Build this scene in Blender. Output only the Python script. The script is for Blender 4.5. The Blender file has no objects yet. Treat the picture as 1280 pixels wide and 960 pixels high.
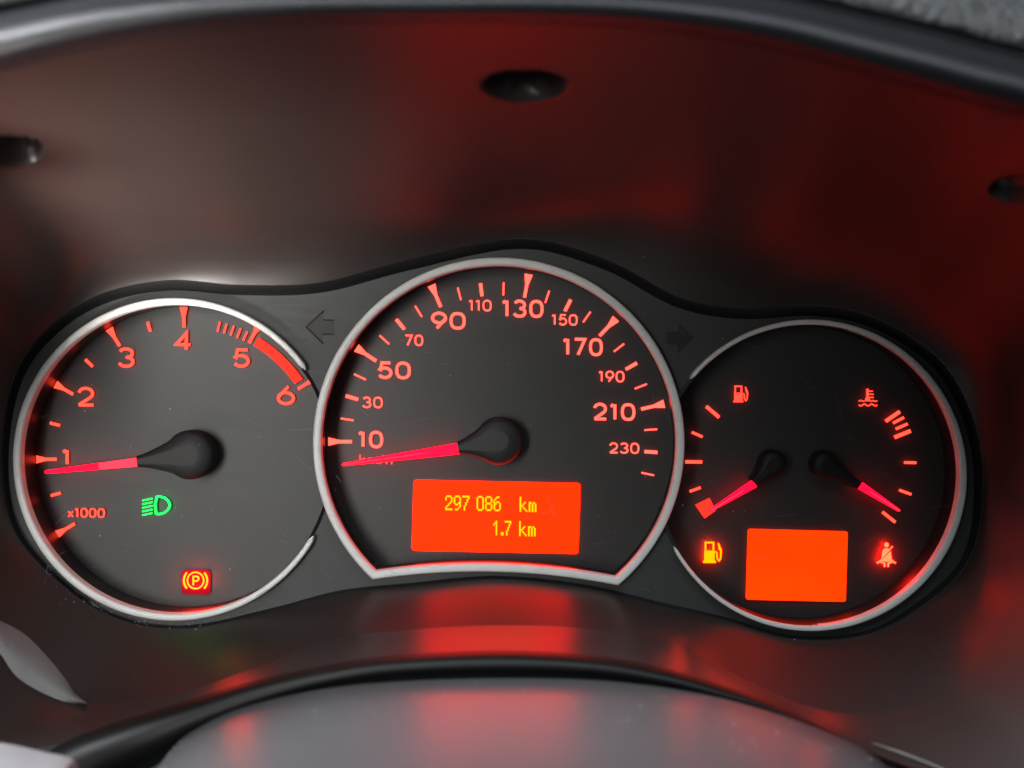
import bpy, math, random
import numpy as np
from mathutils import Vector
from mathutils.geometry import delaunay_2d_cdt
random.seed(7)
C = bpy.context.scene.collection
D = 0.45            # metres from the camera to the gauge dials
PX = 0.00025        # metres on the dial plane per photograph pixel
ROLL = math.radians(1.2)

# ------------------------------------------------------------------ camera
cam = bpy.data.cameras.new('camera'); camo = bpy.data.objects.new('camera', cam); C.objects.link(camo)
camo.location = (0, -D, 0); camo.rotation_euler = (math.radians(90), 0, 0)
camo.rotation_mode = 'QUATERNION'
camo.rotation_quaternion = (Vector((0, 1, 0)).to_track_quat('-Z', 'Z'))
from mathutils import Matrix
camo.matrix_world = Matrix.Translation((0, -D, 0)) @ Matrix.Rotation(-ROLL, 4, 'Y') @ Matrix.Rotation(math.radians(90), 4, 'X')
cam.sensor_width = 36.0; cam.lens = 36.0 * (D / PX) / 1280.0
cam.clip_start = 0.01; cam.clip_end = 20
cam.dof.use_dof = True; cam.dof.focus_distance = D - 0.004; cam.dof.aperture_fstop = 8.0
bpy.context.scene.camera = camo
# ------------------------------------------------------------------ world and lamps
sc = bpy.context.scene
w = bpy.data.worlds.new('World'); sc.world = w; w.use_nodes = True
w.node_tree.nodes['Background'].inputs[0].default_value = (0.85, 0.93, 1.0, 1)
w.node_tree.nodes['Background'].inputs[1].default_value = 0.055
sc.view_settings.view_transform = 'Standard'; sc.view_settings.look = 'None'
sc.view_settings.exposure = 0; sc.view_settings.gamma = 1; sc.view_settings.use_curve_mapping = False

def area(name, loc, target, sx, sy, energy, color):
    l = bpy.data.lights.new(name, 'AREA'); l.shape = 'RECTANGLE'; l.size = sx; l.size_y = sy
    l.energy = energy; l.color = color
    o = bpy.data.objects.new(name, l); C.objects.link(o); o.location = loc
    o.rotation_euler = (Vector(target) - Vector(loc)).to_track_quat('-Z', 'Y').to_euler()
    return o
lo = area('side_window_light', (-0.22, -0.64, 0.00), (-0.085, 0, -0.01), 0.12, 0.30, 0.095, (1.0, 0.97, 0.93)); lo.data.spread = math.radians(34)
area('windscreen_light', (0.10, -0.75, 0.65), (0.0, -0.1, -0.06), 0.9, 0.4, 5.0, (0.86, 0.94, 1.0))
lo = area('low_left_fill_light', (-0.30, -0.36, -0.24), (-0.140, -0.062, 0.066), 0.10, 0.10, 0.215, (1.0, 0.93, 0.87)); lo.data.spread = math.radians(20)  # unseen lamp added low on the left to brighten the hood's upper left
lo = area('quarter_window_light', (-0.55, -0.35, 0.50), (-0.15, -0.13, 0.08), 0.30, 0.30, 1.2, (0.95, 0.97, 1.0)); lo.data.spread = math.radians(46)

# ------------------------------------------------------------------ geometry helpers
cr_, sr_ = math.cos(ROLL), math.sin(ROLL)
def W(px, py, h=0.0):
    """point of the photograph -> real x, z on the plane h metres in front of the dials"""
    u, v = px - 640.0, 480.0 - py
    x, z = u * cr_ - v * sr_, u * sr_ + v * cr_
    s = PX * (D - h) / D
    return (x * s, z * s)
def P3(px, py, h=0.0):
    x, z = W(px, py, h); return (x, -h, z)

class MB:
    def __init__(s): s.v = []; s.f = []; s.sm = []
    def add(s, vs, fs, smooth=False):
        b = len(s.v); s.v += [tuple(p) for p in vs]
        for f in fs: s.f.append([i + b for i in f]); s.sm.append(smooth)
    def prism(s, pts, y0, y1):
        """pts: real (x, z) outline; extruded from y0 to y1 (towards the viewer is negative)"""
        n = len(pts); a = sum(pts[i][0]*pts[(i+1) % n][1]-pts[(i+1) % n][0]*pts[i][1] for i in range(n))
        if a < 0: pts = pts[::-1]
        s.add([(x, y0, z) for x, z in pts] + [(x, y1, z) for x, z in pts],
              [list(range(n, 2*n)), list(range(n))[::-1]] + [[i, (i+1) % n, n+(i+1) % n, n+i] for i in range(n)])
    def ribbon(s, pts, wd, y0, y1, closed=False):
        n = len(pts); L = []; R = []
        if not hasattr(wd, '__len__'): wd = [wd]*n
        for i in range(n):
            a = pts[i-1] if (i > 0 or closed) else None
            b = pts[(i+1) % n] if (i < n-1 or closed) else None
            L_, R_ = miter(a, pts[i], b, wd[i]); L.append(L_); R.append(R_)
        m = n if closed else n-1
        vs = [(x, y1, z) for x, z in L]+[(x, y1, z) for x, z in R]+[(x, y0, z) for x, z in L]+[(x, y0, z) for x, z in R]
        fs = []
        for i in range(m):
            j = (i+1) % n
            fs += [[i, j, n+j, n+i], [2*n+i, 2*n+j, 3*n+j, 3*n+i], [2*n+i, 2*n+j, j, i], [n+i, n+j, 3*n+j, 3*n+i]]
        if not closed: fs += [[0, n, 3*n, 2*n], [n-1, 3*n-1, 4*n-1, 2*n-1]]
        s.add(vs, fs)
    def build(s, name, mat, parent=None, label=None, kind=None, normals=True):
        me = bpy.data.meshes.new(name)
        V = np.array(s.v); c = (V.max(0)+V.min(0))/2
        me.from_pydata([tuple(p) for p in (V-c)], [], s.f); me.materials.append(mat)
        me.polygons.foreach_set('use_smooth', s.sm)
        if normals:
            import bmesh
            bm = bmesh.new(); bm.from_mesh(me); bmesh.ops.recalc_face_normals(bm, faces=bm.faces); bm.to_mesh(me); bm.free()
        o = bpy.data.objects.new(name, me); C.objects.link(o)
        place(o, c, parent)
        if label: o['label'] = label
        if kind: o['kind'] = kind
        return o
wpos = {}
def place(o, c, parent):
    c = Vector(c); wpos[o.name] = c
    if parent is not None:
        o.parent = parent; o.location = c - wpos[parent.name]
    else: o.location = c
def miter(a, p, b, w):
    def nrm(q, r):
        dx, dz = r[0]-q[0], r[1]-q[1]; l = math.hypot(dx, dz) or 1e-9
        return (-dz/l, dx/l)
    n1 = nrm(a, p) if a is not None else nrm(p, b)
    n2 = nrm(p, b) if b is not None else n1
    mx, mz = n1[0]+n2[0], n1[1]+n2[1]; l = math.hypot(mx, mz) or 1e-9
    mx, mz = mx/l, mz/l; k = max(0.35, mx*n1[0]+mz*n1[1]); r = w/2/k
    return (p[0]+mx*r, p[1]+mz*r), (p[0]-mx*r, p[1]-mz*r)
def thing(name, label, cat, c, group=None):
    o = bpy.data.objects.new(name, None); o.empty_display_size = 0.01; C.objects.link(o)
    place(o, c, None); o['label'] = label; o['category'] = cat
    if group: o['group'] = group
    return o
def tag(o, label, cat): o['label'] = label; o['category'] = cat
def spline(pts, n, closed=True):
    """Catmull-Rom through pts (rows of numbers), n samples"""
    P = np.array(pts, float); m = len(P); out = []
    T = np.linspace(0, m if closed else m-1, n, endpoint=not closed)
    for t in T:
        i = int(t); f = t-i
        if not closed and i >= m-1: i, f = m-2, 1.0
        idx = [(i-1) % m, i % m, (i+1) % m, (i+2) % m] if closed else [max(i-1, 0), i, i+1, min(i+2, m-1)]
        a, b, c, d = P[idx]
        out.append(0.5*((2*b)+(c-a)*f+(2*a-5*b+4*c-d)*f*f+(-a+3*b-3*c+d)*f**3))
    return np.array(out)
def grid_faces(rows, cols, closed_cols=False):
    fs = []
    for r in range(rows-1):
        for c in range(cols if closed_cols else cols-1):
            c2 = (c+1) % cols
            fs.append([r*cols+c, r*cols+c2, (r+1)*cols+c2, (r+1)*cols+c])
    return fs
def inside(poly, x, z):
    n = len(poly); r = False; j = n-1
    for i in range(n):
        xi, zi = poly[i]; xj, zj = poly[j]
        if (zi > z) != (zj > z) and x < (xj-xi)*(z-zi)/(zj-zi)+xi: r = not r
        j = i
    return r

# ------------------------------------------------------------------ materials
def mat(name, col, rough=0.5, spec=0.5, metal=0.0, noise=None, bump=None, coat=0.0, emis=None, estr=0.0):
    """noise = (scale xyz, amount): small variation of colour and roughness; bump = (scale xyz, distance)"""
    m = bpy.data.materials.new(name); m.use_nodes = True; nt = m.node_tree; b = nt.nodes['Principled BSDF']
    b.inputs['Base Color'].default_value = (*col, 1); b.inputs['Roughness'].default_value = rough
    b.inputs['Specular IOR Level'].default_value = spec; b.inputs['Metallic'].default_value = metal
    b.inputs['Coat Weight'].default_value = coat; b.inputs['Coat Roughness'].default_value = 0.15
    if emis: b.inputs['Emission Color'].default_value = (*emis, 1); b.inputs['Emission Strength'].default_value = estr
    def tex(scale, detail=4):
        tc = nt.nodes.new('ShaderNodeTexCoord'); mp = nt.nodes.new('ShaderNodeMapping')
        mp.inputs['Scale'].default_value = scale; n = nt.nodes.new('ShaderNodeTexNoise')
        n.inputs['Scale'].default_value = 1; n.inputs['Detail'].default_value = detail
        nt.links.new(tc.outputs['Object'], mp.inputs[0]); nt.links.new(mp.outputs[0], n.inputs['Vector']); return n
    if noise:
        n = tex(noise[0]); mr = nt.nodes.new('ShaderNodeMapRange')
        mr.inputs[3].default_value = 1-noise[1]; mr.inputs[4].default_value = 1+noise[1]
        mr.inputs[1].default_value = 0.25; mr.inputs[2].default_value = 0.75
        nt.links.new(n.outputs['Fac'], mr.inputs[0])
        mx = nt.nodes.new('ShaderNodeVectorMath'); mx.operation = 'SCALE'; mx.inputs[0].default_value = col
        nt.links.new(mr.outputs[0], mx.inputs['Scale']); nt.links.new(mx.outputs[0], b.inputs['Base Color'])
        mu = nt.nodes.new('ShaderNodeMath'); mu.operation = 'MULTIPLY'; mu.inputs[1].default_value = rough
        nt.links.new(mr.outputs[0], mu.inputs[0]); nt.links.new(mu.outputs[0], b.inputs['Roughness'])
    if bump:
        n = tex(bump[0], 3); bp = nt.nodes.new('ShaderNodeBump'); bp.inputs['Distance'].default_value = bump[1]
        nt.links.new(n.outputs['Fac'], bp.inputs['Height']); nt.links.new(bp.outputs[0], b.inputs['Normal'])
    return m
def glow(name, col, strength=1.0, vary=0.0):
    m = bpy.data.materials.new(name); m.use_nodes = True; nt = m.node_tree; b = nt.nodes['Principled BSDF']
    b.inputs['Base Color'].default_value = (0.03, 0.004, 0.002, 1) if col[0] > col[1] else (0.01, 0.05, 0.02, 1)
    b.inputs['Specular IOR Level'].default_value = 0.05
    b.inputs['Roughness'].default_value = 0.5
    b.inputs['Emission Color'].default_value = (*col, 1); b.inputs['Emission Strength'].default_value = strength
    if vary:
        tc = nt.nodes.new('ShaderNodeTexCoord'); n = nt.nodes.new('ShaderNodeTexNoise'); n.inputs['Scale'].default_value = 45
        mr = nt.nodes.new('ShaderNodeMapRange'); mr.inputs[3].default_value = strength*(1-vary); mr.inputs[4].default_value = strength*(1+vary)
        nt.links.new(tc.outputs['Object'], n.inputs['Vector']); nt.links.new(n.outputs['Fac'], mr.inputs[0])
        nt.links.new(mr.outputs[0], b.inputs['Emission Strength'])
    return m
M = {}
M['dial'] = mat('dial_plastic', (0.028, 0.0305, 0.029), 0.44, 0.5, noise=((30, 60, 900), 0.035))
M['wall'] = mat('bezel_wall_plastic', (0.007, 0.007, 0.008), 0.42, 0.5)
M['mask'] = mat('mask_plastic', (0.040, 0.043, 0.042), 0.5, 0.5, noise=((80, 80, 500), 0.08))
M['shroud'] = mat('shroud_plastic', (0.032, 0.023, 0.021), 0.36, 0.5, noise=((8, 8, 900), 0.045))
M['lip'] = mat('lip_plastic', (0.016, 0.0165, 0.020), 0.30, 0.5, bump=((2500, 2500, 2500), 0.00015))
M['pad'] = mat('grained_dash_skin', (0.085, 0.088, 0.09), 0.6, 0.4, noise=((300, 300, 300), 0.3), bump=((420, 420, 420), 0.0016))
M['silver'] = mat('satin_silver_paint', (0.88, 0.88, 0.85), 0.36, 0.5, metal=0.0, noise=((300, 300, 300), 0.04))
M['bead'] = mat('black_rubber_trim', (0.004, 0.004, 0.004), 0.5, 0.35)
M['cover'] = mat('column_cover_plastic', (0.082, 0.085, 0.09), 0.36, 0.26, noise=((25, 25, 25), 0.06), bump=((3000, 3000, 3000), 0.00002))
M['trim_dark'] = mat('dull_grey_trim', (0.22, 0.225, 0.21), 0.4, 0.5)
M['trim'] = mat('pale_grey_trim', (0.34, 0.345, 0.36), 0.5, 0.4, noise=((200, 200, 200), 0.05))
M['hub'] = mat('needle_cap_plastic', (0.022, 0.022, 0.023), 0.5, 0.4)
M['hub_dark'] = mat('small_cap_plastic', (0.012, 0.012, 0.012), 0.5, 0.25)
M['black'] = mat('debossed_black', (0.006, 0.006, 0.006), 0.6, 0.3)
M['arrow'] = mat('unlit_arrow_film', (0.032, 0.034, 0.034), 0.5, 0.4)
M['dust'] = mat('dust', (0.55, 0.53, 0.52), 0.9, 0.1)
M['dustgrey'] = mat('dust_film', (0.20, 0.20, 0.23), 0.9, 0.1)
M['foot'] = mat('shroud_glint_paint', (0.20, 0.19, 0.185), 0.5, 0.4, noise=((120, 120, 120), 0.1))  # pale grey stands in for light reflected off the shroud wall
M['num_tach'] = glow('tachometer_backlight', (1.0, 0.040, 0.023), 4.0)
M['num'] = glow('speedometer_backlight', (1.0, 0.072, 0.052), 3.6)
M['red_band'] = glow('red_zone_backlight', (1.0, 0.022, 0.012), 2.2)
M['needle'] = glow('needle_glow', (1.0, 0.001, 0.012), 6.0)
M['needle_pale'] = glow('needle_glow_pale', (1.0, 0.022, 0.042), 3.4)
M['lcd'] = glow('orange_display', (1.0, 0.0058, 0.0), 8.0, 0.15)
M['lcd2'] = glow('dim_orange_display', (1.0, 0.024, 0.0), 2.6, 0.35)
M['lcd_text'] = glow('yellow_display_text', (1.0, 0.42, 0.0), 2.0)
M['window'] = glow('red_lamp_window', (1.0, 0.0, 0.05), 0.30)
M['green'] = glow('green_lamp', (0.006, 1.0, 0.08), 4.0)
M['brake'] = glow('parking_brake_lamp', (1.0, 0.012, 0.0004), 70.0)
M['amber'] = glow('amber_lamp', (1.0, 0.022, 0.0), 32.0)
M['belt'] = glow('seat_belt_lamp', (1.0, 0.008, 0.003), 50.0)
M['icon'] = glow('gauge_symbol_backlight', (1.0, 0.040, 0.025), 3.0)
lens = bpy.data.materials.new('clear_lens_plastic'); lens.use_nodes = True; nt = lens.node_tree
nt.nodes.remove(nt.nodes['Principled BSDF']); tb = nt.nodes.new('ShaderNodeBsdfTransparent'); tb.inputs[0].default_value = (1, 1, 1, 1)
nt.links.new(tb.outputs[0], nt.nodes['Material Output'].inputs['Surface']); M['lens'] = lens

# ------------------------------------------------------------------ shroud: the tub from the gauge mask out to the mouth under the hood
ST = [((650,298),(652,200),(640,30)), ((760,325),(790,200),(800,38)), ((850,372),(900,230),(950,60)), ((930,386),(1000,260),(1080,94)),
      ((1020,382),(1100,280),(1200,127)), ((1100,400),(1200,330),(1320,165)), ((1180,455),(1290,420),(1420,260)), ((1222,540),(1310,560),(1450,420)),
      ((1228,630),(1285,690),(1470,640)), ((1208,705),(1240,795),(1440,800)), ((1148,760),(1185,865),(1350,930)), ((1080,794),(1090,892),(1180,990)),
      ((990,799),(1000,880),(1060,945)), ((905,775),(915,842),(960,888)), ((830,758),(840,805),(860,848)), ((730,735),(735,786),(745,823)),
      ((620,724),(620,782),(620,816)), ((510,733),(505,788),(490,823)), ((425,742),(410,800),(390,838)), ((340,764),(320,835),(290,868)),
      ((228,786),(200,872),(180,908)), ((134,769),(100,878),(60,933)), ((56,712),(20,835),(-60,940)), ((12,650),(-50,740),(-180,800)),
      ((2,560),(-70,600),(-200,600)), ((18,470),(-60,450),(-200,420)), ((60,410),(0,350),(-170,250)), ((125,368),(60,270),(-100,130)),
      ((210,350),(180,240),(60,75)), ((300,356),(290,225),(220,45)), ((400,353),(400,210),(370,33)), ((510,325),(510,205),(500,30))]
NS = len(ST); N = 720
top_w = [1.0]*8+[.8, .55, .3, .1]+[0.0]*10+[.1, .3, .55, .8]+[1.0]*6; assert len(top_w) == NS
sm = spline([[t] for t in top_w], N)[:, 0].clip(0, 1)
H0 = 0.018
loops = []
for k, (ht, hb) in enumerate(((H0, H0), (0.052, 0.045), (0.130, 0.070))):
    pts = spline([s[k] for s in ST], N)
    loops.append([P3(p[0], p[1], hb+(ht-hb)*float(sm[i])) for i, p in enumerate(pts)])
L0, L1, L2 = (np.array(l) for l in loops)
shroud = thing('instrument_hood', 'dark glossy plastic shroud arching over and around the three gauges', 'dashboard hood', (0, -0.07, 0.06))
rows = 121; V = []
# screw recesses (photo position, half width, half height)
recess = [((655, 107), 47, 17), ((8, 189), 42, 17), ((1276, 238), 36, 15)]
for r in range(rows):
    t = r/(rows-1)
    quad = L0*(2*(t-.5)*(t-1))+L1*(-4*t*(t-1))+L2*(2*t*(t-.5))
    lin = L0*(1-2*t)+L1*2*t if t <= .5 else L1*(2-2*t)+L2*(2*t-1)
    V.append(quad*sm[:, None]+lin*(1-sm[:, None]))
V = np.array(V)
mb = MB(); mb.add(V.reshape(-1, 3), grid_faces(rows, N, True), True)
# cut the recess mouths out of the skin
def to_px(p):
    s = D/((D+p[1])*PX); x, z = p[0]*s, p[2]*s
    u, v = x*cr_+z*sr_, -x*sr_+z*cr_
    return 640+u, 480-v
pxs = np.array([to_px(p) for p in mb.v]); mbv = list(mb.v)
def dens(f):
    c = pxs[f].mean(0)
    return any(((c[0]-q[0])/a)**2+((c[1]-q[1])/b)**2 < 1 for q, a, b in recess)
# real dimples: push skin along +z/away
Vf = V.reshape(-1, 3).copy()
for q, a, b in recess:
    d = np.sqrt(((pxs[:, 0]-q[0])/a)**2+((pxs[:, 1]-q[1])/b)**2)
    k = np.clip((1.10-d)/0.26, 0, 1)*(0.35 if q[0] > 1200 else 1.0); k = k*k*(3-2*k)
    Vf[:, 2] += k*0.016; Vf[:, 1] += k*0.006
mb.v = [tuple(p) for p in Vf]
mb.build('shroud_shell', M['shroud'], shroud, normals=False)
for (q, a, b) in recess:                              # a dark screw down in each recess
    mb2 = MB(); c = P3(q[0], q[1], 0.105 if q[0] == 655 else 0.10)
    n = 20; vs = []
    for rr, dz in ((0.0052, 0.0), (0.0048, -0.0012), (0.0024, -0.0014), (0.0020, 0.0004)):
        for i in range(n):
            A = 2*math.pi*i/n; vs.append((c[0]+rr*math.cos(A), c[1]+0.008+rr*0.9*math.sin(A), c[2]+0.017+dz))
    mb2.add(vs, grid_faces(4, n, True)+[list(range(3*n, 4*n))], False)
    mb2.build('recessed_screw', M['black'], shroud, normals=False)

# rolled lip of the hood, over the top only
i0, i1 = int(24.5/NS*N)-N, int(8.0/NS*N)
idx = list(range(i0, i1, 2))
LIP = [(0, .130), (5, .1345), (14, .1385), (26, .141), (40, .141), (54, .138), (64, .134), (70, .128), (73, .120)]
mb = MB(); vs = []
mouth = spline([s[2] for s in ST], N); cen = np.array([640, 700.0])
lipw = lambda x: 0.74+0.30*min(1.0, abs(x-560)/600.0)     # the lip looks wider at its ends
for o_, h in LIP:
    for i in idx:
        p = mouth[i]; a = mouth[(i-3) % N]; b = mouth[(i+3) % N]
        t = (b-a)/np.linalg.norm(b-a); nn = np.array([t[1], -t[0]])
        q = p+nn*o_*lipw(p[0]); vs.append(P3(q[0], q[1], h))
mb.add(vs, grid_faces(len(LIP), len(idx)), True)
mb.build('hood_lip', M['lip'], shroud, label='smooth rolled dark lip along the front edge of the hood', normals=False)
# dashboard pad beyond the lip
PAD = [(74, .118), (76, .124), (82, .127), (95, .127), (125, .122), (170, .112), (260, .095), (420, .07)]
mb = MB(); vs = []
for o_, h in PAD:
    for i in idx:
        p = mouth[i]; a = mouth[(i-3) % N]; b = mouth[(i+3) % N]
        t = (b-a)/np.linalg.norm(b-a); nn = np.array([t[1], -t[0]])
        q = p+nn*((o_-73)+73*lipw(p[0])); vs.append(P3(q[0], q[1], h))
mb.add(vs, grid_faces(len(PAD), len(idx)), True)
dash = mb.build('dashboard', M['pad'], None, kind='structure', normals=False)

# ------------------------------------------------------------------ gauge outlines (real x, z), at the height of the rings
HR = 0.016
def arc(cx, cy, r, a0, a1, n): return [(cx+r*math.cos(math.radians(a0+(a1-a0)*i/n)), cy+r*math.sin(math.radians(a0+(a1-a0)*i/n))) for i in range(n+1)]
sp_top = arc(623.5, 554, 227, 133.4, 409.4, 150)
A_, B_ = sp_top[-1], sp_top[0]
bot = []
for i in range(1, 30):
    t = i/30; bot.append((A_[0]+(B_[0]-A_[0])*t, A_[1]+(B_[1]-A_[1])*t-13.0*4*t*(1-t)))
speed_path = [W(x, y, HR) for x, y in sp_top+bot]
tach_full = [W(x, y, HR) for x, y in arc(219, 574, 197, 0, 360, 180)[:-1]]
fuel_full = [W(x, y, HR) for x, y in arc(1012, 594, 191.5, 0, 360, 180)[:-1]]
tach_arc = [W(x, y, HR) for x, y in arc(219, 574, 197.5, 29.0, 325.6, 170)]
fuel_arc = [W(x, y, HR) for x, y in arc(1012, 594, 191.5, -141, 152.2, 170)]
def offset(path, d):
    n = len(path); out = []
    area_ = sum(path[i][0]*path[(i+1) % n][1]-path[(i+1) % n][0]*path[i][1] for i in range(n))
    for i in range(n):
        L_, R_ = miter(path[i-1], path[i], path[(i+1) % n], 2*abs(d))
        out.append(R_ if (d > 0) == (area_ > 0) else L_)
    return out
PR = PX*(D-HR)/D
def ring(name, path, widths, closed, parent, label=None, hgt=0.0010):
    n = len(path); K = 9; mb = MB(); rows_ = []
    for i in range(n):
        a = path[i-1] if (i > 0 or closed) else None; b = path[(i+1) % n] if (i < n-1 or closed) else None
        wd = widths[i]*PR
        L_, R_ = miter(a, path[i], b, wd)
        row = [(L_[0], -HR+0.003, L_[1])]
        for k in range(K):
            u = -math.cos(math.pi*k/(K-1)); f = (u+1)/2
            e = hgt*min(1, widths[i]/8)*(max(0, 1-abs(u)**5))**0.5
            row.append((L_[0]*(1-f)+R_[0]*f, -HR-e, L_[1]*(1-f)+R_[1]*f))
        row.append((R_[0], -HR+0.003, R_[1])); rows_.append(row)
    fs = grid_faces(n, K+2)
    if closed: fs += [[(n-1)*(K+2)+c, (n-1)*(K+2)+c+1, c+1, c] for c in range(K+1)]
    mb.add([p for r_ in rows_ for p in r_], fs, True)
    return mb.build(name, M['silver'], parent, label)
def wall(parent, outer, clip=None):
    a = offset(outer, -3.5*PR); b = offset(outer, -2.0*PR); n = len(a)
    mb = MB(); vs = [(x, -HR+0.0005, z) for x, z in a]+[(x, -HR*0.5, z) for x, z in a]+[(x, 0.0012, z) for x, z in b]
    fs = []
    for r_ in range(2):
        for i in range(n):
            j = (i+1) % n
            if clip and inside(clip, *a[i]) and inside(clip, *a[j]): continue
            fs.append([r_*n+i, r_*n+j, (r_+1)*n+j, (r_+1)*n+i])
    mb.add(vs, fs, True)
    return mb.build('bezel_wall', M['wall'], parent), b
def dial(parent, outline, y):
    mb = MB(); mb.prism(outline, y+0.001, y)
    return mb.build('dial_face', M['dial'], parent)

# ------------------------------------------------------------------ gauge mask: the plate between the gauges
panel = thing('gauge_mask_panel', 'dark grey plate framing the gauges, with unlit arrows either side of the speedometer', 'instrument panel', (0, -0.012, 0))
mb = MB(); HM = 0.013
l0px = spline([s[0] for s in ST], N)
inner = []
for i in range(0, N, 4):
    p = l0px[i]; a = l0px[(i-3) % N]; b = l0px[(i+3) % N]; t = (b-a)/np.linalg.norm(b-a); nn = np.array([-t[1], t[0]])
    inner.append(W(*(p+nn*(4+9*float(sm[i]))), HM))
outerl = [tuple(L0[i]) for i in range(0, N, 4)]
n = len(inner)
mb.add([(x, -HM, z) for x, z in inner]+[(p[0]*.5+q[0]*.5, (p[1]-HM)/2-0.0012, p[2]*.5+q[1]*.5) for p, q in zip(outerl, inner)]+outerl, grid_faces(3, n, True), True)
mb.build('bevelled_rim', mat('rim_plastic', (0.009, 0.009, 0.010), 0.5), panel, normals=False)
verts, edges = [], []
for loop in (inner, speed_path, tach_full, fuel_full):
    b = len(verts); verts += [Vector(p) for p in loop]; edges += [(b+i, b+(i+1) % len(loop)) for i in range(len(loop))]
vo, eo, fo, *_ = delaunay_2d_cdt(verts, edges, [], 0, 1e-7)
fs = []
for f in fo:
    cx = sum(vo[i][0] for i in f)/len(f); cz = sum(vo[i][1] for i in f)/len(f)
    if inside(inner, cx, cz) and not any(inside(h, cx, cz) for h in (speed_path, tach_full, fuel_full)): fs.append(list(f))
mb = MB(); mb.add([(v[0], -HM, v[1]) for v in vo], fs); plate = mb.build('mask_plate', M['mask'], panel)
def px_ribbon(mb, pts, wpx, h, th=0.0002, closed=False): mb.ribbon([W(x, y, h) for x, y in pts], wpx*PX*(D-h)/D, -h, -h-th, closed)
def px_poly(mb, pts, h, th=0.0002): mb.prism([W(x, y, h) for x, y in pts], -h, -h-th)
ha = HM+0.0001
mb = MB(); px_poly(mb, [(384, 408.7), (403.5, 390), (404.2, 401), (417, 401.3), (417, 416.8), (404, 416.8), (403, 428)], ha, 0.0001)
ar = mb.build('turn_arrow', M['arrow'], panel, 'unlit left pointing turn arrow with a dark outline')
mb = MB(); px_ribbon(mb, [(405, 388.4), (383, 408.7), (403.8, 429.6)], 1.9, ha); px_ribbon(mb, [(404.5, 400), (417.8, 400.3)], 1.3, ha); px_ribbon(mb, [(404.2, 417.9), (417.6, 418)], 1.3, ha)
mb.build('arrow_outline', M['black'], ar)
mb = MB(); px_poly(mb, [(867, 421.5), (848.7, 403.6), (847.4, 414), (833.5, 415), (832.6, 430.5), (846.5, 431), (847, 442.5)], ha)
mb.build('turn_arrow', mat('dark_arrow_film', (0.012, 0.013, 0.013), 0.55), panel, 'unlit dark right pointing turn arrow')

# ------------------------------------------------------------------ writing
HLAMP = 0.0014   # lit warning symbols
HT = 0.0007      # print stands this far proud of the dial
def ell(cx, cy, rx, ry, a0, a1, n=14, e=1.0):
    out = []
    for i in range(n+1):
        t = math.radians(a0+(a1-a0)*i/n); c, q = math.cos(t), math.sin(t)
        out.append((cx+rx*math.copysign(abs(c)**e, c), cy+ry*math.copysign(abs(q)**e, q)))
    return out
GL = {  # advance width, strokes as (points, closed); x, y in 0..1, y down
 '0': (1.0, [(ell(.5, .5, .5, .5, 0, 360, 28, .80)[:-1], True)]),
 '1': (.50, [([(.62, 0), (.62, 1)], False), ([(-.1, .13), (.10, .10), (.36, .0)], False)]),
 '2': (1.0, [(ell(.48, .30, .47, .30, 188, 360, 12)+[(.93, .42), (.80, .55), (.0, 1.0)], False), ([(.0, 1.0), (1, 1.0)], False)]),
 '3': (.98, [(ell(.47, .25, .45, .25, 205, 450, 16), False), (ell(.46, .74, .50, .27, 278, 520, 16), False)]),
 '4': (1.05, [([(.72, 1), (.72, 0), (0, .70), (1, .70)], False)]),
 '5': (1.0, [([(.90, 0), (.24, 0), (.14, .47)]+ell(.48, .68, .49, .33, 222, 510, 16), False)]),
 '6': (1.0, [(ell(.5, .67, .5, .33, 0, 360, 24)[:-1], True), ([(.66, -.03), (.20, .44), (.04, .58)], False)]),
 '7': (.95, [([(0, 0), (.96, 0), (.30, 1.02)], False)]),
 '9': (1.0, [(ell(.5, .33, .5, .33, 0, 360, 24)[:-1], True), ([(.34, 1.03), (.80, .56), (.96, .42)], False)]),
 'x': (.75, [([(0, .36), (1, 1)], False), ([(1, .36), (0, 1)], False)]),
 'k': (.70, [([(0, 0), (0, 1)], False), ([(.85, .38), (.05, .72), (.9, 1.0)], False)]),
 'm': (1.3, [([(0, 1), (0, .4)], False), ([(0, .55), (.12, .40), (.38, .40), (.5, .52), (.5, 1)], False), ([(.5, .55), (.62, .40), (.88, .40), (1, .52), (1, 1)], False)]),
 '/': (.5, [([(1, 0), (0, 1)], False)]),
 'h': (.75, [([(0, 0), (0, 1)], False), ([(0, .56), (.2, .40), (.75, .40), (.95, .55), (.95, 1)], False)])}
def text(s, x0, y0, x1, y1, mt, parent, name='numeral', bold=4.0, h=HT, th=0.0004, label=None, gap=.22):
    """printed text made of solid strokes; bold = stroke width in photograph pixels"""
    W_ = [GL[c][0] for c in s]; tot = x1-x0; n = len(s)
    unit = (tot-bold*n)/(sum(W_)+gap*(n-1)*1.0) if n > 1 else (tot-bold)/W_[0]
    x = x0+bold/2; mb = MB(); ya, yb = y0+bold/2, y1-bold/2
    gp = gap*unit
    cxm, cym = (x0+x1)/2, (y0+y1)/2
    for c in s:
        wd, strokes = GL[c]
        for i, (pts, cl) in enumerate(strokes):
            q = [(x+p[0]*wd*unit, ya+p[1]*(yb-ya)) for p in pts]
            q = [(a_, b_+(a_-cxm)*ROLL*0.9) for a_, b_ in q]
            px_ribbon(mb, q, bold, h+2e-5*i, th, cl)
        x += wd*unit+gp+bold
    return mb.build(name, mt, parent, label or ('printed number '+s))
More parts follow.
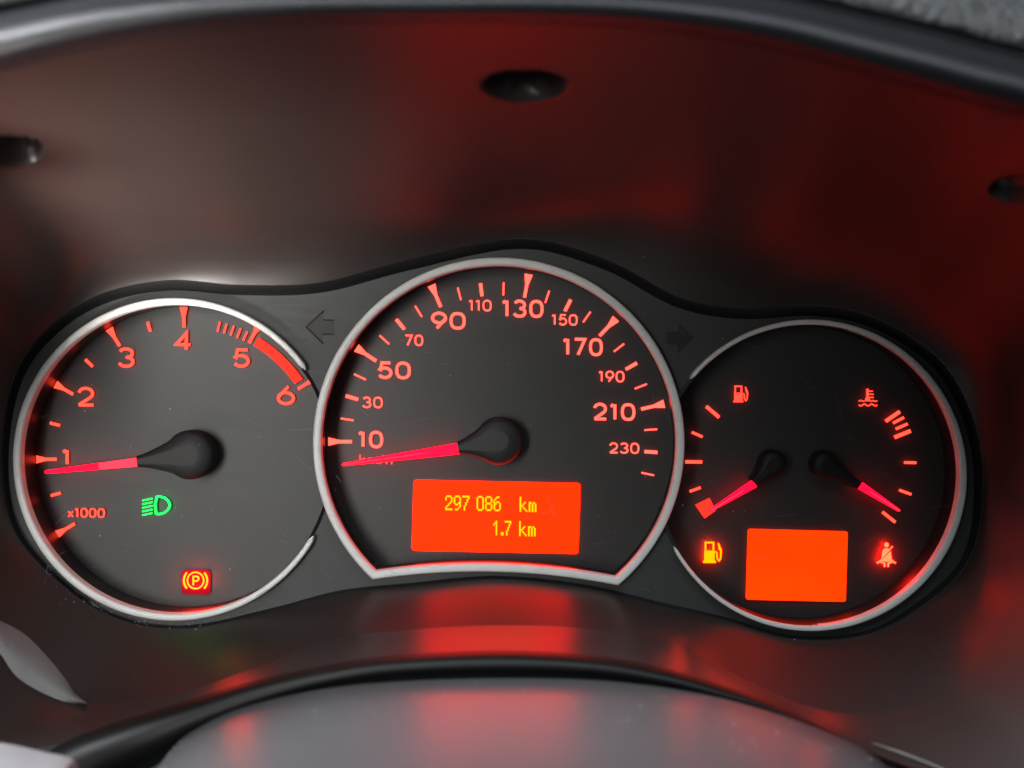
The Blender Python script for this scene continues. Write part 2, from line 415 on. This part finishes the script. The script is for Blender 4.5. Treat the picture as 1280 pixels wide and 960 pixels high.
def tick(parent, c, ang, r0, r1, w0, w1, mt, neck=None, name='tick_mark', h=HT):
    """radial mark; ang in degrees clockwise from straight up; w1 = width at the outer end, neck = radius where the wedge begins"""
    a = math.radians(ang); d = (math.sin(a), -math.cos(a)); n_ = (-d[1], d[0])
    prof = [(r0, w0), (neck, w0), (r1, w1)] if neck else [(r0, w0), (r1, w1)]
    pts = [(c[0]+d[0]*r+n_[0]*w_/2, c[1]+d[1]*r+n_[1]*w_/2) for r, w_ in prof]+[(c[0]+d[0]*r-n_[0]*w_/2, c[1]+d[1]*r-n_[1]*w_/2) for r, w_ in prof[::-1]]
    mb = MB(); px_poly(mb, pts, h, 0.0004); return mb.build(name, mt, parent)
def bar(parent, p, q, wpx, mt, name='tick_mark', h=HT):
    mb = MB(); px_ribbon(mb, [p, q], wpx, h, 0.0004); return mb.build(name, mt, parent)
def icon(name, parent, box, shapes, mt, label, h=HT):
    x0, y0, x1, y1 = box; mb = MB(); f = lambda p: (x0+p[0]*(x1-x0), y0+p[1]*(y1-y0))
    for sh in shapes:
        if sh[0] == 'poly': px_poly(mb, [f(p) for p in sh[1]], h, 0.0004)
        else: px_ribbon(mb, [f(p) for p in sh[1]], sh[2], h, 0.0004, len(sh) > 3)
    return mb.build(name, mt, parent, label)
def needle(parent, tip, base, wt, wb, h, mt, pale_from=None):
    pts = [tip, base]; mb = MB()
    d = np.array(base, float)-np.array(tip); L = np.linalg.norm(d); d /= L
    seq = [(0, wt*0.5), (wt*0.35, wt), (L, wb)]
    P = [tuple(np.array(tip)+d*s) for s, _ in seq]
    def blade(s0, s1, mt_, nm, par):
        mb = MB(); st = [s for s in (0, wt*.35) if s0 <= s < s1]; st = ([s0] if s0 not in st else [])+st+[s1]
        q = [tuple(np.array(tip)+d*s) for s in st]; ww = [np.interp(s, [a for a, _ in seq], [b for _, b in seq])*PX*(D-h)/D for s in st]
        mb.ribbon([W(x, y, h) for x, y in q], ww, -h+0.0012, -h)
        return mb.build(nm, mt_, par)
    def core(o, e):      # brighter light guide core along the outer part of the blade
        a = np.array(tip)+d*wt*.6; b = np.array(tip)+d*L*e; mb = MB()
        mb.ribbon([W(*a, h), W(*b, h)], [wt*.45*PX*(D-h)/D, wt*.22*PX*(D-h)/D], -h-0.00002, -h-0.0003)
        mb.build('needle_core', M['needle_pale'], o); return o
    if pale_from is None: return core(blade(0, L, mt, 'needle', parent), .75)
    o = blade(0, pale_from*L, mt, 'needle', parent)
    blade(pale_from*L, L, M['needle_pale'], 'needle_root', o); return o  # paler inner half: reflected light put into the blade colour
def hub(parent, c, r, tip, wt, htop, hbase=0.0004, name='needle_cap', mt='hub'):
    """domed cap of radius r at c with an arm tapering to the end of the needle"""
    c = np.array(c, float); tip = np.array(tip, float); L = np.linalg.norm(tip-c); d = (tip-c)/L; n_ = np.array([-d[1], d[0]])
    out = []
    half = math.acos(min(0.99, 0.72))
    for i in range(37):
        A = half+(2*math.pi-2*half)*i/36; out.append(c+d*r*math.cos(A)+n_*r*math.sin(A))
    end = out[-1]; en = (end-c)@n_; ed = (end-c)@d
    side = []
    for i in range(1, 12):
        t = i/12; s_ = ed+(L-ed)*t; e = wt/2+(abs(en)-wt/2)*(1-t)**1.35; side.append((s_, e))
    out += [c+d*s_-n_*e for s_, e in side]+[c+d*L-n_*wt/2, c+d*L+n_*wt/2]+[c+d*s_+n_*e for s_, e in side[::-1]]
    def spine(p): return c+d*min(max((p-c)@d, 0), L)
    layers = [(1.0, hbase), (1.0, htop*.80), (0.93, htop*.93), (0.80, htop), (0.4, htop*1.03)]
    mb = MB(); vs = []
    for k, h in layers:
        for p in out:
            s_ = spine(p); q = s_+(p-s_)*k; far = min(1, max(0, (s_-c)@d/L))
            hh = h if h == hbase else h*(1-0.10*far)
            x, z = W(q[0], q[1], htop); vs.append((x, -hh, z))
    n = len(out); mb.add(vs, grid_faces(len(layers), n, True), True); mb.add(vs[-n:], [list(range(n))], True)
    return mb.build(name, M[mt], parent)

# ------------------------------------------------------------------ speedometer
speedo = thing('speedometer', 'large middle gauge with closed silver ring, numbers 10 to 230 and orange odometer display', 'speedometer', P3(623, 552, 0))
wobj, back = wall(speedo, speed_path); dial(speedo, back, 0.0)
wid = []
for x, z in speed_path: wid.append(10.4)
ring('bezel_ring', speed_path, wid, True, speedo, 'closed silver bezel ring with a curved foot')
SC = (623, 552)
for kmh in range(10, 241, 10):
    a = -90+(kmh-10)*0.8358
    if (kmh-10) % 40 == 0: tick(speedo, SC, a, 183, 212.5, 4.0, 10.5, M['num'], neck=199)
    elif (kmh-10) % 20 == 0: tick(speedo, SC, a, 183, 199, 4.0, 4.2, M['num'])
    else: tick(speedo, SC, a, 183, 199, 2.0, 2.0, M['num'])
for s, x0, y0, x1, y1, b in (('10', 448, 538.5, 479, 560, 3.4), ('30', 453, 496, 478.5, 510, 1.95), ('50', 472, 452, 513.5, 473.7, 3.4), ('70', 506, 418.4, 529, 432.4, 1.95),
        ('90', 539, 390, 582, 411.7, 3.4), ('110', 586, 374.7, 614.6, 389, 1.95), ('130', 627.7, 374.7, 679.3, 397, 3.4), ('150', 689.7, 392.8, 722, 406.8, 1.95),
        ('170', 703.7, 422.5, 753.5, 444.8, 3.4), ('190', 748.4, 463.5, 780.5, 477.7, 1.95), ('210', 741.5, 503.8, 794, 525.7, 3.4), ('230', 761.6, 553.3, 799, 567, 1.95)):
    text(s, x0, y0, x1, y1, M['num'], speedo, bold=b)
text('km/h', 449.5, 568, 491, 580.5, M['num_tach'], speedo, 'unit_text', 1.7, label='printed unit km/h half hidden by the needle')
nd = needle(speedo, (427.5, 581), (573, 560.7), 3.4, 14.0, 0.0065, M['needle'])
hub(nd, (623.5, 551.5), 30, (572, 560.2), 14.5, 0.0095)
# odometer display
HD = 0.0004
def display(parent, quad, mt, name, label, r=4):
    pts = []
    q = [np.array(p, float) for p in quad]
    for i in range(4):
        p, a, b = q[i], q[i-1], q[(i+1) % 4]; da = (a-p)/np.linalg.norm(a-p); db = (b-p)/np.linalg.norm(b-p)
        for t in (0, .33, .67, 1): pts.append(tuple(p+da*r*(1-t)**2+db*r*t**2))
    mb = MB(); px_poly(mb, pts, HD, 0.0003); return mb.build(name, mt, parent, label)
lcd = display(speedo, [(517.5, 599.8), (725.8, 604), (722.8, 692.3), (514.8, 688)], M['lcd'], 'odometer_display', 'lit orange display with yellow readings')
G = {'0': ".###.|#...#|#...#|#...#|#...#|#...#|#...#|#...#|.###.", '1': "..#..|.##..|#.#..|..#..|..#..|..#..|..#..|..#..|..#..",
     '2': ".###.|#...#|#...#|....#|...#.|..#..|.#...|#....|#####", '6': "..##.|.#...|#....|#.##.|##..#|#...#|#...#|#...#|.###.",
     '7': "#####|....#|...#.|...#.|..#..|..#..|.#...|.#...|.#...", '8': ".###.|#...#|#...#|#...#|.###.|#...#|#...#|#...#|.###.",
     '9': ".###.|#...#|#...#|#...#|#..##|.##.#|....#|...#.|.##..", 'k': "#....|#....|#....|#..#.|#.#..|##...|#.#..|#..#.|#...#",
     'm': ".....|.....|.....|##.#.|#.#.#|#.#.#|#.#.#|#.#.#|#.#.#", '.': "..|..|..|..|..|..|..|##|##", ' ': "...|...|...|...|...|...|...|...|..."}
def lcd_text(s, x0, y0, x1, y1, name, label):
    cols = []; 
    for ch in s:
        g = G[ch].split('|')
        for c in range(len(g[0])): cols.append([row[c] == '#' for row in g])
        cols.append([False]*9)
    cols = cols[:-1]; dx = (x1-x0)/len(cols); dy = (y1-y0)/9; mb = MB(); sl = math.tan(ROLL)
    for c, col in enumerate(cols):
        for r_, on in enumerate(col):
            if on:
                x, y = x0+c*dx, y0+r_*dy+(c*dx)*sl
                px_poly(mb, [(x-.12, y-.12), (x+dx+.12, y-.12), (x+dx+.12, y+dy+.12), (x-.12, y+dy+.12)], HD+0.00035, 0.0001)
    return mb.build(name, M['lcd_text'], lcd, label)
lcd_text('297 086', 556.6, 619.2, 626, 637.6, 'odometer_reading', 'yellow reading 297 086')
lcd_text('km', 649.6, 621, 670.4, 639.6, 'unit_reading', 'yellow km of the upper line')
lcd_text('1.7', 616.5, 650.8, 639, 669, 'trip_reading', 'yellow reading 1.7')
lcd_text('km', 649, 651.4, 669.4, 670, 'unit_reading', 'yellow km of the lower line')

# ------------------------------------------------------------------ tachometer
tach = thing('tachometer', 'left round gauge in an open silver ring, numbers 1 to 6 and a red band', 'tachometer', P3(234, 572, 0))
wobj, back = wall(tach, tach_full, speed_path); dial(tach, back, 0.0006)
def taper(n, w0, wm, w1, bias=None):
    out = []
    for i in range(n):
        t = i/(n-1); e = min(t, 1-t)
        wv = wm+((w0 if t < .5 else w1)-wm)*(1-min(1, e/0.35))**1.3
        cap = min(1, e/0.012); out.append(max(0.8, wv*math.sqrt(1-(1-cap)**2)))
    return out
ring('bezel_ring', tach_arc, taper(171, 6.8, 9.8, 7.2), False, tach, 'silver bezel ring left open towards the speedometer')
TC = (234, 572)
for k in range(0, 7):
    tick(tach, TC, -120.5+29.8*k, 163, 188, 3.6, 9.6, M['num_tach'], neck=176)
for k in range(0, 4):
    tick(tach, TC, -120.5+29.8*(k+.5), 164, 176.5, 3.2, 3.4, M['num_tach'])
for a in (13.6, 16.5, 19.6, 22.6, 25.6):
    tick(tach, TC, a, 162, 174.5, 1.9, 1.9, M['num_tach'])
band = []
o1 = [(TC[0]+174.6*math.sin(math.radians(a)), TC[1]-174.6*math.cos(math.radians(a))) for a in np.linspace(30.9, 55.8, 16)]
o2 = [(TC[0]+163*math.sin(math.radians(a)), TC[1]-163*math.cos(math.radians(a))) for a in np.linspace(55.6, 30.6, 16)]
mb = MB(); px_poly(mb, o1+o2, HT, 0.0004); mb.build('red_zone_band', M['red_band'], tach, 'solid red band between 5 and 6')
for s, x0, y0, x1, y1 in (('1', 78.4, 561, 88.7, 581.4), ('2', 97.3, 483.7, 118.6, 507.8), ('3', 147.8, 434.5, 169, 459.3), ('4', 219, 415, 239.8, 438.5), ('5', 291.3, 435.6, 312.9, 459.3), ('6', 346.5, 482, 368.9, 506.2)):
    text(s, x0, y0, x1, y1, M['num_tach'], tach, bold=3.3)
text('x1000', 85, 635, 131.3, 646.8, M['num_tach'], tach, 'scale_text', 1.6, label='printed multiplier x1000')
nd = needle(tach, (56, 590.2), (170, 577.9), 4.2, 11.0, 0.0065, M['needle'], pale_from=0.59)
hub(nd, (235, 569), 31, (170, 577.3), 15.0, 0.0105)
# headlight indicator
D_ = [(0.50+0.02, 0.02), (0.62, 0.0), (0.80, 0.06), (0.93, 0.22), (0.98, 0.42), (0.93, 0.62), (0.80, 0.78), (0.62, 0.85), (0.50, 0.83), (0.46, 0.42)]
icon('headlight_indicator', tach, (177.5, 620.5, 213.3, 646.5), [('line', D_, 2.3, True)]+[('line', [(0.02, .20+.175*k), (.37, .10+.175*k)], 1.5) for k in range(5)], M['green'], 'lit green dipped headlight symbol', HLAMP)
# parking brake indicator
cx, cy = 244.6, 725.5
mb = MB(); px_ribbon(mb, arc(cx, cy, 10.2, 0, 360, 30)[:-1], 1.7, HLAMP, .0004, True)
for s_ in (0, 180): px_ribbon(mb, arc(cx, cy, 14.6, s_-42, s_+42, 12), 2.1, HLAMP, .0004)
px_ribbon(mb, [(241.8, 731.3), (241.8, 720.5), (246.2, 720.4), (248.2, 721.6), (248.4, 724.3), (246.4, 726.2), (242.4, 726.3)], 1.9, HLAMP, .0004)
pk = mb.build('parking_brake_indicator', M['brake'], tach, 'lit red parking brake symbol, a P in a circle between brackets')
mb = MB(); px_poly(mb, [(231, 711.5), (260, 712), (263.5, 715), (263.3, 740), (260, 743.5), (230.5, 743), (227, 739.5), (227.3, 715)], 0.0001, 0.0002)
mb.build('lamp_window', M['window'], pk, 'dark red glowing lamp window behind the symbol')

# ------------------------------------------------------------------ fuel and temperature gauge
fuel = thing('fuel_and_temperature_gauge', 'right round gauge with two short needles and a blank orange display', 'fuel gauge', P3(999, 590, 0))
wobj, back = wall(fuel, fuel_full, speed_path); dial(fuel, back, 0.0006)
wf = taper(171, 5.2, 7.6, 4.4); wf = [w_*(1+0.32*math.exp(-((i/170-0.55)/0.16)**2)) for i, w_ in enumerate(wf)]
ring('bezel_ring', fuel_arc, wf, False, fuel, 'silver bezel ring left open towards the speedometer')
for p, q, w_ in (((882.8, 508), (898.8, 521.6), 4), ((864.7, 540.3), (878, 546), 3.2), ((856.6, 577.2), (877.5, 577.4), 4), ((862, 614.3), (875.8, 609.4), 3),
                 ((1107, 526.5), (1124.5, 514.5), 4.2), ((1116.3, 528.8), (1129.6, 521.8), 3.2), ((1119.7, 536.2), (1134.2, 529.8), 3.2), ((1118, 546.7), (1138, 538.6), 4.4),
                 ((1130, 578.1), (1145, 578.3), 3.2), ((1124, 612.6), (1138.8, 617.9), 3.2), ((1103, 640), (1118.8, 652.6), 3.6)):
    bar(fuel, p, q, w_, M['num_tach'])
mb = MB(); px_poly(mb, [(869, 631), (886.8, 622.3), (894.5, 638), (880.6, 648)], HT, .0004); mb.build('reserve_block', M['red_band'], fuel, 'solid red block marking an empty tank')
hn = 0.006
nd = needle(fuel, (887, 639), (943.5, 604.3), 2.8, 10.0, hn, M['needle'])
hub(nd, (968, 580), 17, (943.8, 604.1), 10.5, 0.008, mt='hub_dark')
nd = needle(fuel, (1125, 638.8), (1076.3, 607.3), 3.0, 9.5, hn, M['needle'])
hub(nd, (1033, 580.5), 16.5, (1076, 607.1), 10, 0.008, mt='hub_dark')
PUMP = [('poly', [(0.06, .44), (.60, .44), (.60, .93), (.06, .93)]), ('poly', [(0, .90), (.66, .90), (.66, 1), (0, 1)]),
        ('line', [(.12, .46), (.12, .06), (.54, .06), (.54, .46)], 1.9),
        ('line', [(.62, .48), (.72, .52), (.74, .80), (.83, .90), (.92, .80), (.94, .42), (.80, .10)], 1.7), ('poly', [(.80, .16), (.97, .34), (.97, .48), (.82, .40)])]
icon('fuel_symbol', fuel, (916.6, 481.6, 935.3, 502.8), PUMP, M['icon'], 'small backlit fuel pump symbol')
icon('low_fuel_indicator', fuel, (879, 676.5, 902.5, 703.4), PUMP, M['amber'], 'lit amber fuel pump warning symbol', HLAMP)
wave = lambda y: ('line', [(i/12, y+0.055*math.sin(i/12*math.pi*5)) for i in range(13)], 1.5)
icon('coolant_symbol', fuel, (1073.4, 486, 1096.3, 507.5), [('line', [(.47, 0), (.47, .62)], 2.8), ('line', [(.5, .14), (.76, .14)], 1.5), ('line', [(.5, .32), (.80, .32)], 1.5), ('line', [(.5, .50), (.80, .50)], 1.5),
     ('poly', [(.38, .5), (.58, .5), (.62, .72), (.32, .72)]), ('line', [(0, .72), (.10, .67), (.22, .72), (.30, .74)], 1.4), ('line', [(.64, .74), (.76, .68), (.88, .74), (1, .70)], 1.4), wave(.94)], M['icon'], 'small backlit coolant temperature symbol')
head = [(.52+.115*math.cos(a), .10+.10*math.sin(a)) for a in np.linspace(0, 2*math.pi, 13)[:-1]]
icon('seat_belt_indicator', fuel, (1096, 678, 1119, 708.5), [('poly', head), ('poly', [(.40, .25), (.62, .25), (.67, .30), (.26, .66), (.30, .36)]), ('poly', [(.74, .36), (.80, .70), (.26, .74)]),
     ('line', [(0, .84), (.14, .78), (.24, .72), (.5, .76), (.78, .72), (.88, .78), (1, .84)], 1.8), ('line', [(.20, .80), (.40, .84), (.42, .99)], 1.9), ('line', [(.82, .80), (.62, .84), (.60, .99)], 1.9),
     ('line', [(.84, .16), (.24, .68)], 1.0)], M['belt'], 'lit red seat belt warning symbol', HLAMP)
display(fuel, [(934.6, 660.8), (1059.6, 664.2), (1057, 752.2), (932, 749.4)], M['lcd2'], 'blank_display', 'lit orange display showing nothing', 3.5)

# ------------------------------------------------------------------ clear lens with its dust and scratches
HL = 0.023
lens_o = thing('gauge_lens', 'clear dusty cover over the gauges with fine scratches at the lower left', 'clear cover', (0, -HL, 0))
mb = MB()
mb.add([(p[0]*1.0, -HL-0.002*0, p[2]) for p in (P3(q[0], q[1], HL) for q in l0px[::4])], [list(range(N//4))])
mb.build('clear_pane', M['lens'], lens_o, normals=False)
def flake(mb, x, y, r, h, tilt=None):
    n = random.randint(4, 6); a0 = random.random()*6
    pts = [(x+r*random.uniform(.5, 1.1)*math.cos(a0+i*2*math.pi/n), y+r*random.uniform(.4, 1.0)*math.sin(a0+i*2*math.pi/n)) for i in range(n)]
    px_poly(mb, pts, h, 0.00004)
mb = MB(); mbg = MB()
R = random.Random(3); random.seed(11)
for cx, cy, sx, sy, n in ((200, 840, 40, 14, 16), (140, 825, 35, 20, 8), (190, 850, 22, 10, 10), (640, 550, 420, 160, 60), (60, 760, 40, 40, 18), (880, 660, 25, 30, 14), (200, 600, 90, 80, 20)):
    for i in range(int(n*1.6)):
        x, y = R.gauss(cx, sx), R.gauss(cy, sy)
        flake(mbg if R.random() < .7 else mb, x, y, R.uniform(.45, 1.05), HL+0.0002)
for a in range(105, 260): # scuffed dirt below the tachometer ring
    if R.random() < .8:
        th = math.radians(R.uniform(60, 140)); r_ = 204+abs(R.gauss(0, 7)); x, y = 219+r_*math.cos(th), 574+r_*math.sin(th)
        flake(mbg, x, y, R.uniform(.5, 1.2), HL+0.0002)
mbx = mb.build('dust_specks', M['dust'], lens_o, kind='stuff'); mbg.build('dust_film', M['dustgrey'], lens_o, kind='stuff')
for pts, w_ in ((((24, 772), (50, 788), (80, 803), (114, 815)), 0.8), (((113, 752), (124, 760)), 0.9), (((320, 745), (336, 736)), 0.7), (((70, 655), (84, 640), (98, 634)), 0.5),
                (((362, 538), (392, 536)), .5), (((420, 594), (427, 603)), .7), (((444, 230), (458, 231)), 0.6)):
    mb = MB(); px_ribbon(mb, list(pts), w_, HL+0.0002, 0.00004); mb.build('scratch', M['dustgrey'], lens_o)

R2 = random.Random(12)
mb = MB()
for i in range(46):          # hairline wipe marks
    x, y = R2.uniform(40, 1190), R2.uniform(390, 760); a_ = R2.gauss(0.1, 0.5); l_ = R2.uniform(6, 34); c_ = R2.uniform(-2, 2)
    px_ribbon(mb, [(x, y), (x+l_*.5*math.cos(a_), y+l_*.5*math.sin(a_)+c_), (x+l_*math.cos(a_), y+l_*math.sin(a_))], R2.uniform(.16, .30), HL+0.0003, 0.00003)
mb.build('wipe_marks', M['dustgrey'], lens_o, kind='stuff')
# pale crescent at the lower left: a window reflection on the shroud, put in as a coloured piece
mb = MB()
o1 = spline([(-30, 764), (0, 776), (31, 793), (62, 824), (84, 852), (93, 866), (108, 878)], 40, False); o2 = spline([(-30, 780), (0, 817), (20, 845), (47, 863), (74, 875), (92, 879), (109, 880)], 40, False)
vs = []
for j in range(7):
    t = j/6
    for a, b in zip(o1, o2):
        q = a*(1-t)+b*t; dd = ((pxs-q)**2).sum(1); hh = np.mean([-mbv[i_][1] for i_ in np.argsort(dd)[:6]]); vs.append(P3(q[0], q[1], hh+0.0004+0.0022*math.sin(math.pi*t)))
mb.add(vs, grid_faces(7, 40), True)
mb.build('shroud_glint', M['foot'], lens_o, 'pale grey crescent standing in for a reflection on the shroud at the lower left')  # 'foot' holds the painted shroud reflection, not a part of the cover

# ------------------------------------------------------------------ steering column cover, its black seal, pale trim
seal_pts = [(1200, 985, 5), (1090, 945, 8), (1040, 921, 11), (960, 886, 16), (900, 868, 21), (830, 850, 26), (740, 836, 30), (620, 831.5, 33), (490, 837, 31), (400, 851, 32), (320, 872, 38), (250, 897, 46), (200, 918, 56), (150, 940, 66), (100, 962, 70), (40, 1000, 76)]
S = spline(seal_pts, 160, False); mb = MB(); vs = []; K = 10
for i in range(160):
    x, y, wd = S[i]; a = S[max(i-1, 0)]; b = S[min(i+1, 159)]; t = np.array([b[0]-a[0], b[1]-a[1]]); t /= np.linalg.norm(t); nn = np.array([-t[1], t[0]])
    if nn[1] > 0: nn = -nn
    for k in range(K):
        f = k/(K-1)*2-1
        q = np.array([x, y])+nn*f*wd*0.56
        vs.append(P3(q[0], q[1], 0.070+0.009*math.sqrt(max(0, 1-f*f))))
mb.add(vs, grid_faces(160, K), True)
o = mb.build('column_seal', M['bead'], None, normals=False); tag(o, 'black rounded rubber trim arching between the gauge hood and the steering column cover', 'rubber trim')
edge = spline([(196, 960), (214, 938), (240, 914), (300, 885), (400, 861), (500, 851), (620, 847), (750, 850), (870, 865), (960, 888), (1050, 921), (1090, 942), (1118, 965)], 160, False)
mb = MB(); vs = []
prof = [(0.078, -0.006), (0.079, -0.0012), (0.081, 0.0), (0.10, -0.001), (0.14, -0.004), (0.18, -0.009), (0.22, -0.016), (0.25, -0.024)]
for h, dz in prof:
    for p in edge:
        x, y_, z = P3(p[0], p[1], 0.080); vs.append((x, -h, z+dz))
mb.add(vs, grid_faces(len(prof), 160), True)
cov = mb.build('steering_column_cover', M['cover'], None, normals=False)
tag(cov, 'smooth grey plastic steering column cover at the bottom, dusty, with red reflections', 'column cover')
mb = MB(); random.seed(5)
for i in range(150):
    h = random.uniform(0.085, 0.125); k = random.randint(8, 150); e = P3(edge[k][0], edge[k][1], 0.080)
    dz = np.interp(h, [a for a, _ in prof], [b for _, b in prof]); r_ = random.choice([.00008, .0001, .00014, .00025])
    n = 5; a0 = random.random()*6
    mb.add([(e[0]+r_*random.uniform(.5, 1.2)*math.cos(a0+j*1.257), -h+r_*1.5*random.uniform(.5, 1.2)*math.sin(a0+j*1.257), e[2]+dz+0.00012) for j in range(n)]+[(e[0], -h, e[2]+dz+.0003)], [[j, (j+1) % n, n] for j in range(n)])
d_ = mb.build('dust_specks', M['dust'], cov, kind='stuff')
mb = MB(); vs = []
e2 = spline([(-60, 915), (-20, 921), (20, 927), (60, 936), (88, 942), (99, 950), (96, 975)], 50, False)
for h, dz in ((0.100, -0.004), (0.101, -.0008), (0.103, 0), (0.13, -0.002), (0.17, -0.007), (0.22, -0.016)):
    for p in e2:
        x, y_, z = P3(p[0], p[1], 0.100); vs.append((x, -h, z+dz))
mb.add(vs, grid_faces(6, 50), True); o = mb.build('lower_dash_trim', M['trim'], None, normals=False); tag(o, 'pale grey dashboard trim in the bottom left corner below the black seal', 'dashboard trim')
mb = MB(); vs = []
e3 = spline([(1090, 928), (1110, 936), (1140, 947), (1170, 959), (1210, 978)], 30, False)
for f, h in ((-3.5, .084), (-2, .0865), (0, .0875), (2, .0865), (3.5, .084), (4, .08)):
    for k_, p in enumerate(e3):
        g = f*min(1, 0.12+k_/12); vs.append(P3(p[0]-g*.4, p[1]+g*.7, h))
mb.add(vs, grid_faces(6, 30), True); o = mb.build('trim_edge', M['trim_dark'], None, normals=False); tag(o, 'thin pale trim edge at the lower right beside the column cover', 'trim strip')
